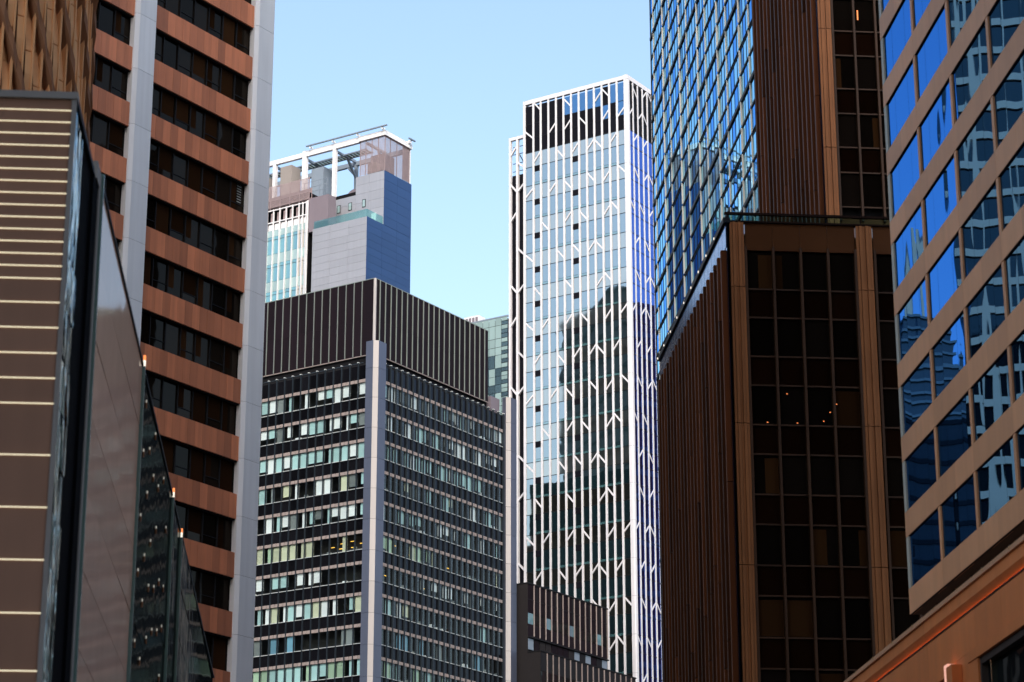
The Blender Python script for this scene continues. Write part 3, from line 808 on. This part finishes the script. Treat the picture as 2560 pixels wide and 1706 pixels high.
# ------------------------------------------------------------------ stepped dark block in front of the lattice tower
def stepped_block():
    b = Building('stepped_block', 'small dark stepped block with pale vertical fins below the white tower', 'building', (2.0, 302.99), 33.3)
    b.box('upper_core', .02, 19.5, .1, 9, 0, 67.9, 'dark_render')
    b.box('upper_wall', -.02, .015, -.02, 9, 0, 67.95, 'dark_render')
    b.box('upper_cap', -.06, 19.7, -.1, 9, 67.95, 68.12, 'frame_dark')
    us = [0.0] + [1.39 * i for i in range(1, 15)]
    def bay(u0, u1, d, zt, zw, zs, zb):
        n = 4; w = (u1 - u0 - .1) / n
        for q in range(n):
            b.face('R', 'louvre', u0 + .06 + q * w, u0 + .06 + q * w + w * .7, zw + .1, zt - .05, d - .02, d + .02, random.choice(('crown', 'crown', 'frame_dark')))
        b.face('R', 'window', u0 + .05, u1 - .05, zs, zw, d - .06, d - .02, 'night_glass' if random.random() < .93 else 'teal_glass', tilt=.003)
        b.face('R', 'spandrel_panel', u0 + .05, u1 - .05, zb, zs - .05, d - .02, d, 'crown', tilt=.002)
    for u0, u1 in zip(us, us[1:]):
        bay(u0, u1, 0.0, 67.9, 64.2, 62.8, 61.2)
        b.face('R', 'upstand', u0 + .05, u1 - .05, 65.9, 66.0, .02, .06, 'frame_dark')
        b.face('R', 'recess_panel', u0 + .05, u1 - .1, 59.5, 60.9, -.02, .03, random.choice(('frame_dark', 'dark_render', 'blue_steel', 'crown')), tilt=.002)
    for u in us[1:]:
        b.face('R', 'fin', u - .03, u + .03, 61.3, 67.9, .0, .16, 'transom')
    b.face('R', 'recess_ledge', 0, 19.6, 61.0, 61.15, -.05, .25, 'frame_dark')
    # lower tier, two metres forward
    b.box('lower_core', -.08, 23.5, -1.95, -.02, 0, 59.0, 'dark_render')
    b.box('lower_cap', -.14, 23.6, -2.06, .0, 59.0, 59.14, 'frame_dark')
    b.box('lower_wall', -.12, -.085, -1.98, 0, 0, 58.95, 'dark_render')
    ul = [-.08] + [1.34 + 1.39 * i for i in range(16)]
    for u0, u1 in zip(ul, ul[1:]):
        b.face('R', 'spandrel_panel', u0 + .05, u1 - .05, 56.6, 58.9, 1.95, 1.99, 'frame_dark', tilt=.002)
        b.face('R', 'window', u0 + .05, u1 - .05, 54.4, 56.5, 1.93, 1.97, random.choice(('blue_steel', 'night_glass', 'lt_strip', 'night_glass', 'night_glass')), tilt=.003)
        b.face('R', 'spandrel_panel', u0 + .05, u1 - .05, 52.3, 54.3, 1.95, 1.99, 'crown', tilt=.002)
    for u in ul[1:]:
        b.face('R', 'fin', u - .03, u + .03, 45, 58.9, 1.99, 2.15, 'transom')
    b.finish()
stepped_block()

# ------------------------------------------------------------------ blue curtain wall tower
def blue_tower():
    b = Building('blue_glass_tower', 'blue mirror glass tower with pale vertical fins and dark louvre lines', 'building', (18.68, 199.13), 84.7)
    U0, U1 = -22, 39.4
    b.box('core', .12, 30, U0, U1 - .05, 0, 121, 'shell')
    majors = [(.3 + 10.25 * k, .20) for k in range(-2, 4)]
    minors = [(6.5 + 10.25 * k, .15) for k in range(-3, 4)]
    fins = sorted([q for q in majors + minors if U0 < q[0] < U1 - .2])
    edges = [U0] + [q[0] for q in fins] + [U1]
    zbars = [94.5 + 2.4 * k for k in range(-18, 12)]
    cells = []
    for u0, u1 in zip(edges, edges[1:]):
        n = max(1, round((u1 - u0) / 1.45)); w = (u1 - u0) / n
        for i in range(n):
            for j, (z0, z1) in enumerate(zip(zbars, zbars[1:])):
                cells.append((u0 + i * w, u0 + i * w + w, z0, z1, j, i))
    def vis(c): return c[0] > -18 and 68 < c[2] < 112
    cells.sort(key=lambda c: (not vis(c), c[0]))
    for u0, u1, z0, z1, j, i in cells:
        m = 'curtain_glass' if (i + j) % 2 == 0 or random.random() < .3 else 'curtain_glass_deep'
        b.face('L', 'glass_pane', u0 + .03, u1 - .03, z0 + .04, z1 - .04, 0, .04, m, join=not vis((u0, u1, z0)), tilt=.0022)
    for u0, u1 in zip(edges, edges[1:]):
        n = max(1, round((u1 - u0) / 1.45)); w = (u1 - u0) / n
        for i in range(1, n):
            b.face('L', 'mullion', u0 + i * w - .03, u0 + i * w + .03, 50, 121, .0, .07, 'louvre')
    for u, d in fins:
        for z0, z1 in zip(zbars, zbars[1:]):
            if z0 < 60 or z0 > 112:
                b.face('L', 'fin', u - .06, u + .06, z0, z1, .04, d, 'pale_fin', join=True)
            else:
                b.face('L', 'fin', u - .05, u + .05, z0 + .12, z1 - .12, .04, d, 'pale_fin')
    for j, z in enumerate(zbars):
        t = (j + 18 - 36) % 4
        if t == 0: hs = [(-.17, .17, .16)]
        elif t == 2: hs = [(-.20, -.14, .10), (.14, .20, .10)]
        else: hs = [(-.10, .10, .12)]
        for a, c, d in hs:
            b.face('L', 'louvre', U0, U1 + .05, z + a, z + c, .0, d, 'louvre')
    b.face('L', 'lower_glazing', U0, U1, 0, 51, 0, .03, 'curtain_glass_deep')
    b.box('rear_edge', -.1, .6, U1 - .05, U1 + .15, 0, 121, 'louvre')
    b.finish()
blue_tower()

# ------------------------------------------------------------------ bronze tower (rear, tall) and bronze block (front, low)
def bronze_front(b, z_sp, n_cols, pitch, z_base, z_top, pier_u, u_start=0.0):
    """glazed front: bronze mullions, spandrel and vision panes, curtains"""
    us = [u_start + pitch * i for i in range(n_cols + 1)]
    for u0, u1 in zip(us, us[1:]):
        if pier_u and u0 > pier_u[0] - .1 and u1 < pier_u[1] + .8: continue
        for t in z_sp:
            if t - 1.76 > z_base and t < z_top:
                b.face('R', 'spandrel_pane', u0 + .06, u1 - .06, t - 1.70, t - .06, -.14, -.10, 'bronze_spandrel', tilt=.0015)
            zt = t + 4.15 - 1.76 - .06
            if zt > z_top: zt = z_top
            if t + .06 < zt and t > z_base - 2:
                b.face('R', 'window', u0 + .06, u1 - .06, max(t + .06, z_base), zt, -.16, -.12, 'bronze_glass', tilt=.0015)
                r = random.random()
                if r < .35:
                    w = random.choice((.3, .55, 1.0))
                    a = u0 + .1 if random.random() < .5 else u1 - .1 - w * (pitch - .2)
                    b.face('R', 'drape', a, a + w * (pitch - .2), t + .1, zt - .15, -.119, -.113, 'bronze_curtain')
        for t in z_sp:
            for zz in (t, t - 1.76):
                if z_base < zz < z_top:
                    b.face('R', 'transom', u0 + .05, u1 - .05, zz - .045, zz + .045, -.13, .0, 'bronze_frame')
    for u in us:
        b.face('R', 'mullion', u - .07, u + .07, z_base - .35, z_top + .3, -.12, .14, 'bronze_frame')

def fluted_pier(b, u0, u1, cuts, d=.16):
    n = 5; w = (u1 - u0) / n
    for z0, z1 in zip(cuts, cuts[1:]):
        for i in range(n):
            dd = d + (.0, .05, -.02, .05, .0)[i]
            b.face('R', 'pier_strip', u0 + i * w + .008, u0 + i * w + w - .008, z0 + .02, z1 - .02, -.3, dd, 'bronze')

def ribs(b, u0, n, pitch, xp, z0, z1):
    for i in range(n):
        u = u0 + i * pitch
        z = z0; first = True
        cut = z0 + random.uniform(4, 14)
        while z < z1:
            zz = min(cut, z1)
            b.box('rib', xp - .30, xp, u - .16, u + .16, z + (0 if first else .05), zz, 'bronze_rib')
            z = zz; cut = zz + random.uniform(6, 24); first = False

def bronze_tower():
    b = Building('bronze_tower', 'tall bronze tower with ribbed side rising behind the bronze roof terrace', 'building', (21.17, 145.47), 85.15)
    b.box('core', -.7, 26, .4, 20.9, 0, 84, 'shell')
    z_sp = [70.7 + 4.15 * k for k in range(-3, 4)]
    bronze_front(b, z_sp, 9, 1.44, 57.6, 83.5, None)
    b.face('R', 'base_panel', 0, 13, 52.5, 57.5, -.2, -.05, 'bronze_panel')
    fluted_pier(b, -.98, -.10, [52.5, 62.3, 70.75, 79.1, 84])
    ribs(b, .35, 16, 1.33, -1.02, 53, 84)
    b.box('side_back', -1.0, -.6, .05, 20.9, 0, 84, 'bronze_gap')
    b.box('polished_strip', -1.06, -1.0, -.12, -.02, 52.6, 84, 'sky_strip')
    # a lit lamp inside an upper window
    b.face('R', 'ceiling_lamp', 1.72, 1.80, 71.6, 72.3, -.11, -.10, 'lamp_orange')
    b.finish()
bronze_tower()

def bronze_block():
    b = Building('bronze_block', 'lower bronze block with glass grid front and roof terrace rail', 'building', (13.81, 134.29), 85.15)
    b.box('core', -.8, 22, .4, 27, 0, 52.3, 'shell')
    z_sp = [48.72 - 4.15 * k for k in range(0, 8)]
    us = [1.645 * i for i in range(5)]
    zt, zb = 51.05, 17.0
    bronze_front(b, z_sp, 4, 1.645, zb, zt, None)
    bronze_front(b, z_sp, 5, 1.645, zb, zt, None, 7.75)
    for u0 in [1.645 * i for i in range(4)] + [7.7 + 1.645 * i for i in range(5)]:
        b.face('R', 'fascia_panel', u0 + .006, u0 + 1.639, 51.16, 52.86, -.25, -.02 + random.uniform(-.004, .004), 'bronze_panel', tilt=.004)
    cuts = [6, 15.2, 23.55, 32.1, 40.45, 48.8, 52.86]
    fluted_pier(b, -.95, -.09, cuts)
    fluted_pier(b, 6.66, 7.62, cuts, .1)
    b.face('R', 'lower_panel', -.9, 22, 0, 16.5, -.3, -.05, 'bronze_panel')
    # roof terrace
    b.box('roof_edge', -1.2, 22, -.1, .35, 52.88, 52.98, 'bronze_gap')
    for u0, u1 in zip(frange(-1.0, 19, 2.0), frange(1.0, 21, 2.0)):
        b.face('R', 'balustrade_pane', u0 + .02, u1 - .02, 52.99, 53.38, -.06, -.03, 'balustrade')
        b.face('R', 'rail_post', u0 - .03, u0 + .03, 52.98, 53.38, -.08, .0, 'bronze_gap')
    b.face('R', 'handrail', -1.2, 21, 53.38, 53.52, -.14, .05, 'bronze_gap')
    # ribbed street side
    ribs(b, .44, 21, 1.303, -1.12, 8, 51.2)
    b.box('side_back', -1.12, -.7, .1, 27.1, 0, 52.75, 'bronze_gap')
    for i in range(21):
        u = .44 + i * 1.303
        b.box('polished_panel', -1.19, -1.125, u - .62, u + .62, 51.25, 52.7, 'sky_strip')
    b.box('polished_strip', -1.16, -1.1, -.3, .1, 8, 52.8, 'sky_strip')
    b.box('side_coping', -1.32, -.9, -.2, 27.2, 52.78, 53.1, 'louvre')
    for u in frange(3, 27, 3.0):
        b.box('coping_lamp', -1.36, -1.32, u, u + .12, 52.9, 53.02, 'lamp_white')
    # lamps glowing in a dark room
    for u, z in ((1.0, 40.6), (2.75, 40.6), (4.3, 40.75), (4.7, 41.3), (5.1, 41.8), (2.2, 42.35), (8.9, 41.0)):
        b.face('R', 'ceiling_lamp', u - .04, u + .04, z - .02, z + .02, -.11, -.10, 'lamp_orange')
    b.finish()
bronze_block()

# ------------------------------------------------------------------ sand banded tower with blue mirror glass (right)
def banded_tower():
    b = Building('banded_tower', 'sand banded tower with blue mirror windows overhanging at right', 'building', (17.34, 103.56), 85.15)
    ND = -38
    Z0 = 24.07; ST = 3.415; h = 1.11
    b.box('core', .22, 26, ND, -.05, 23.2, 92, 'shell')
    b.box('soffit', .02, 26, ND, -.02, 22.96, 23.2, 'soffit')
    for u in frange(-36, -1, 2.8): b.box('soffit_beam', .5, 10, u, u + .22, 22.72, 22.96, 'soffit')
    piers = [-5.72 - 5.55 * i for i in range(0, 6)]
    edges = [-.43] + piers
    for k in range(0, 20):
        t = Z0 + ST * k
        vis = t < 56
        for e0, e1 in zip([0] + edges[1:], edges[1:]):
            far = not (vis and e1 > -26)
            m = (e0 + e1) / 2
            b.face('L', 'band_panel', e1 + .007, m - .004, t - h, t, -.1, .05, 'sand', join=far, tilt=.0005)
            b.face('L', 'band_panel', m + .004, e0 - .007, t - h, t, -.1, .05, 'sand', join=far, tilt=.0005)
        z0, z1 = t + .02, t + ST - h - .02
        b.face('L', 'end_strip', -.43, 0, z0, z1, -.1, .04, 'sand_pale', join=not vis)
        for p in piers:
            b.face('L', 'mullion_pier', p - .16, p + .16, z0, z1, -.1, .04, 'sand', join=not (vis and p > -26))
        for j, (e0, e1) in enumerate(zip(edges, edges[1:])):
            a = e1 + .17; c = e0 - (.17 if j else 0)
            w = c - a
            cuts = [a, a + .27 * w, a + .72 * w, c]
            for q, r in zip(cuts, cuts[1:]):
                b.face('L', 'window', q + .012, r - .012, z0, z1, -.06, -.03, 'mirror_blue', join=not (vis and e1 > -26), tilt=.0009)
        b.face('L', 'joint_shadow', ND, -.01, t, t + .016, -.06, .03, 'frame_dark', join=True)
        b.face('L', 'joint_shadow', ND, -.01, t - h - .016, t - h, -.06, .03, 'frame_dark', join=True)
    b.box('stair_core', 6, 20, -14, -4, 0, 22.9, 'soffit')
    b.finish()
banded_tower()

# ------------------------------------------------------------------ orange podium building (bottom right)
def orange_podium():
    b = Building('orange_podium', 'orange clad podium with lit cornice in the bottom right corner', 'building', (14.44, 78.69), 85.15)
    N, Fz = -24, 30
    b.box('core', .35, 5.4, N, Fz, 0, 18.0, 'shell')
    b.box('roof_cap', -.18, 5.4, N, Fz, 18.18, 18.34, 'sand')
    segs = frange(N, Fz - 3, 3.0)
    for u in segs:
        b.face('L', 'fascia_panel', u + .006, u + 2.994, 17.78, 18.17, -.2, .10, 'terracotta')
        # slanted cove panel
        v = [(-.10, u + .006, 17.77), (-.10, u + 2.994, 17.77), (.06, u + 2.994, 17.55), (.06, u + .006, 17.55)]
        v += [(x + .12, y, z + .02) for x, y, z in v]
        link('cove_panel', mesh_from('cove_panel', v, [(3, 2, 1, 0), (4, 5, 6, 7), (0, 1, 5, 4), (1, 2, 6, 5), (2, 3, 7, 6), (3, 0, 4, 7)], ['terracotta']), b.e)
        b.face('L', 'roof_clip', u + 1.2, u + 1.25, 18.26, 18.36, .15, .2, 'brass')
        b.face('L', 'wall_panel', u + .005, u + 2.995, 16.2, 17.44, -.15, .0, 'terracotta')
    b.face('L', 'groove', N, Fz, 17.45, 17.54, -.2, -.08, 'frame_dark')
    b.face('L', 'light_strip', N, Fz, 17.465, 17.48, -.075, -.05, 'led')
    b.face('L', 'groove_lip', N, Fz, 17.445, 17.50, -.045, .02, 'frame_dark')
    # wall below with window openings
    b.face('L', 'wall_panel', -2.05, .62, 0, 16.19, -.15, .001, 'terracotta')
    b.face('L', 'window_head', -14, -2.06, 15.85, 16.19, -.2, .05, 'terracotta')
    b.face('L', 'window_jamb', -3.1, -2.06, 0, 15.84, -.25, .02, 'terracotta')
    b.face('L', 'window_reveal', -3.25, -3.12, 0, 15.84, -.35, -.05, 'soffit')
    b.face('L', 'window_frame', -14, -3.26, 15.62, 15.84, -.3, -.06, 'soffit')
    for u0, u1 in ((-4.1, -3.26), (-5.55, -4.18), (-7.5, -5.6), (-9.5, -7.55), (-11.5, -9.55), (-13.9, -11.55)):
        b.face('L', 'window', u0, u1, 0, 15.6, -.33, -.28, 'night_glass', tilt=.002)
    b.face('L', 'mullion', -4.17, -4.11, 0, 15.6, -.32, -.1, 'brass')
    b.face('L', 'window_head', .63, 12, 15.9, 16.19, -.2, .04, 'terracotta')
    for u0, u1 in ((.8, 3.2), (3.3, 6.2), (6.3, 9.2), (9.3, 11.9)):
        b.face('L', 'window', u0, u1, 0, 15.85, -.33, -.28, 'night_glass', tilt=.002)
    b.face('L', 'wall_panel', 12.01, Fz, 0, 16.19, -.15, .001, 'terracotta')
    # projecting post board, its sunlit sliver painted as a glowing edge
    b.face('L', 'post_board', -1.2, -.5, 8, 15.98, .01, .35, 'terracotta')
    b.face('L', 'sun_sliver', -.49, -.06, 8, 16.12, .05, .30, 'sunlit_edge')
    b.finish()
orange_podium()

# ------------------------------------------------------------------ the city that only shows as reflections and shade
def grid_tower(name, label, corner, az, lx, ly, h, cell, frame_m, z0=0):
    b = Building(name, label, 'building', corner, az)
    b.box('core', .3, lx, .3, ly, 0, h - .3, 'night_glass')
    for z in frange(z0, h, cell): b.box('frame', 0, lx, -.2, .3, z, z + cell * .24, frame_m, join=True); b.box('frame', -.2, .3, -.2, ly, z, z + cell * .24, frame_m, join=True)
    for u in frange(0, lx, cell): b.box('frame', u, u + cell * .22, -.25, .3, 0, h, frame_m, join=True)
    for u in frange(0, ly, cell): b.box('frame', -.25, .3, u, u + cell * .22, 0, h, frame_m, join=True)
    b.finish()
grid_tower('grid_tower', 'pale concrete grid tower reflected in the blue windows at right', (-112.6, 340.4), 70, 34, 30, 190, 5.0, 'white_frame')
def stepped_spire():
    b = Building('stepped_tower', 'dark stepped tower reflected low in the blue windows at right', 'building', (-146, 500), 85)
    for i, (w, h) in enumerate(((30, 148), (22, 158), (16, 167), (12, 174), (8, 180))):
        b.box('tier', 15 - w / 2, 15 + w / 2, 15 - w / 2, 15 + w / 2, 0 if i == 0 else (148, 158, 167, 174)[i - 1], h, 'dark_tower')
        for z in frange(h - 12, h, 3): b.box('ledge', 15 - w / 2 - .5, 15 + w / 2 + .5, 15 - w / 2 - .5, 15 + w / 2 + .5, z, z + .6, 'plain_grey')
    b.box('spire', 14, 16, 14, 16, 180, 204, 'white_frame')
    b.finish()
stepped_spire()
def slab(name, label, x0, x1, y0, y1, h, m, band=None):
    b = Building(name, label, 'building', (x0, y0), 90)
    b.box('wall', 0, x1 - x0, 0, y1 - y0, 0, h, m)
    if band:
        for z in frange(4, h, 4): b.box('ledge', -.2, x1 - x0 + .2, -.2, y1 - y0 + .2, z, z + .9, band, join=True)
    b.finish()
slab('dark_slab', 'broad dark tower reflected beneath the stepped one', -150, -84, 436, 462, 132, 'dark_tower', 'frame_dark')
slab('black_tower', 'black tower reflected in the right part of the white ribbed tower', -125, -95, 245, 273, 161, 'dark_tower', 'frame_dark')
slab('maroon_tower', 'maroon tower reflected in the narrow side of the white ribbed tower', 68, 100, 345, 385, 134, 'maroon', 'grey_render')
slab('rear_shade_tower', 'broad dark tower unseen behind the viewer, sized to shade the street, reflected in the bronze windows', -80, 110, -110, -60, 262, 'dark_tower', 'frame_dark')  # out of view; placed and raised to keep sun off the near buildings
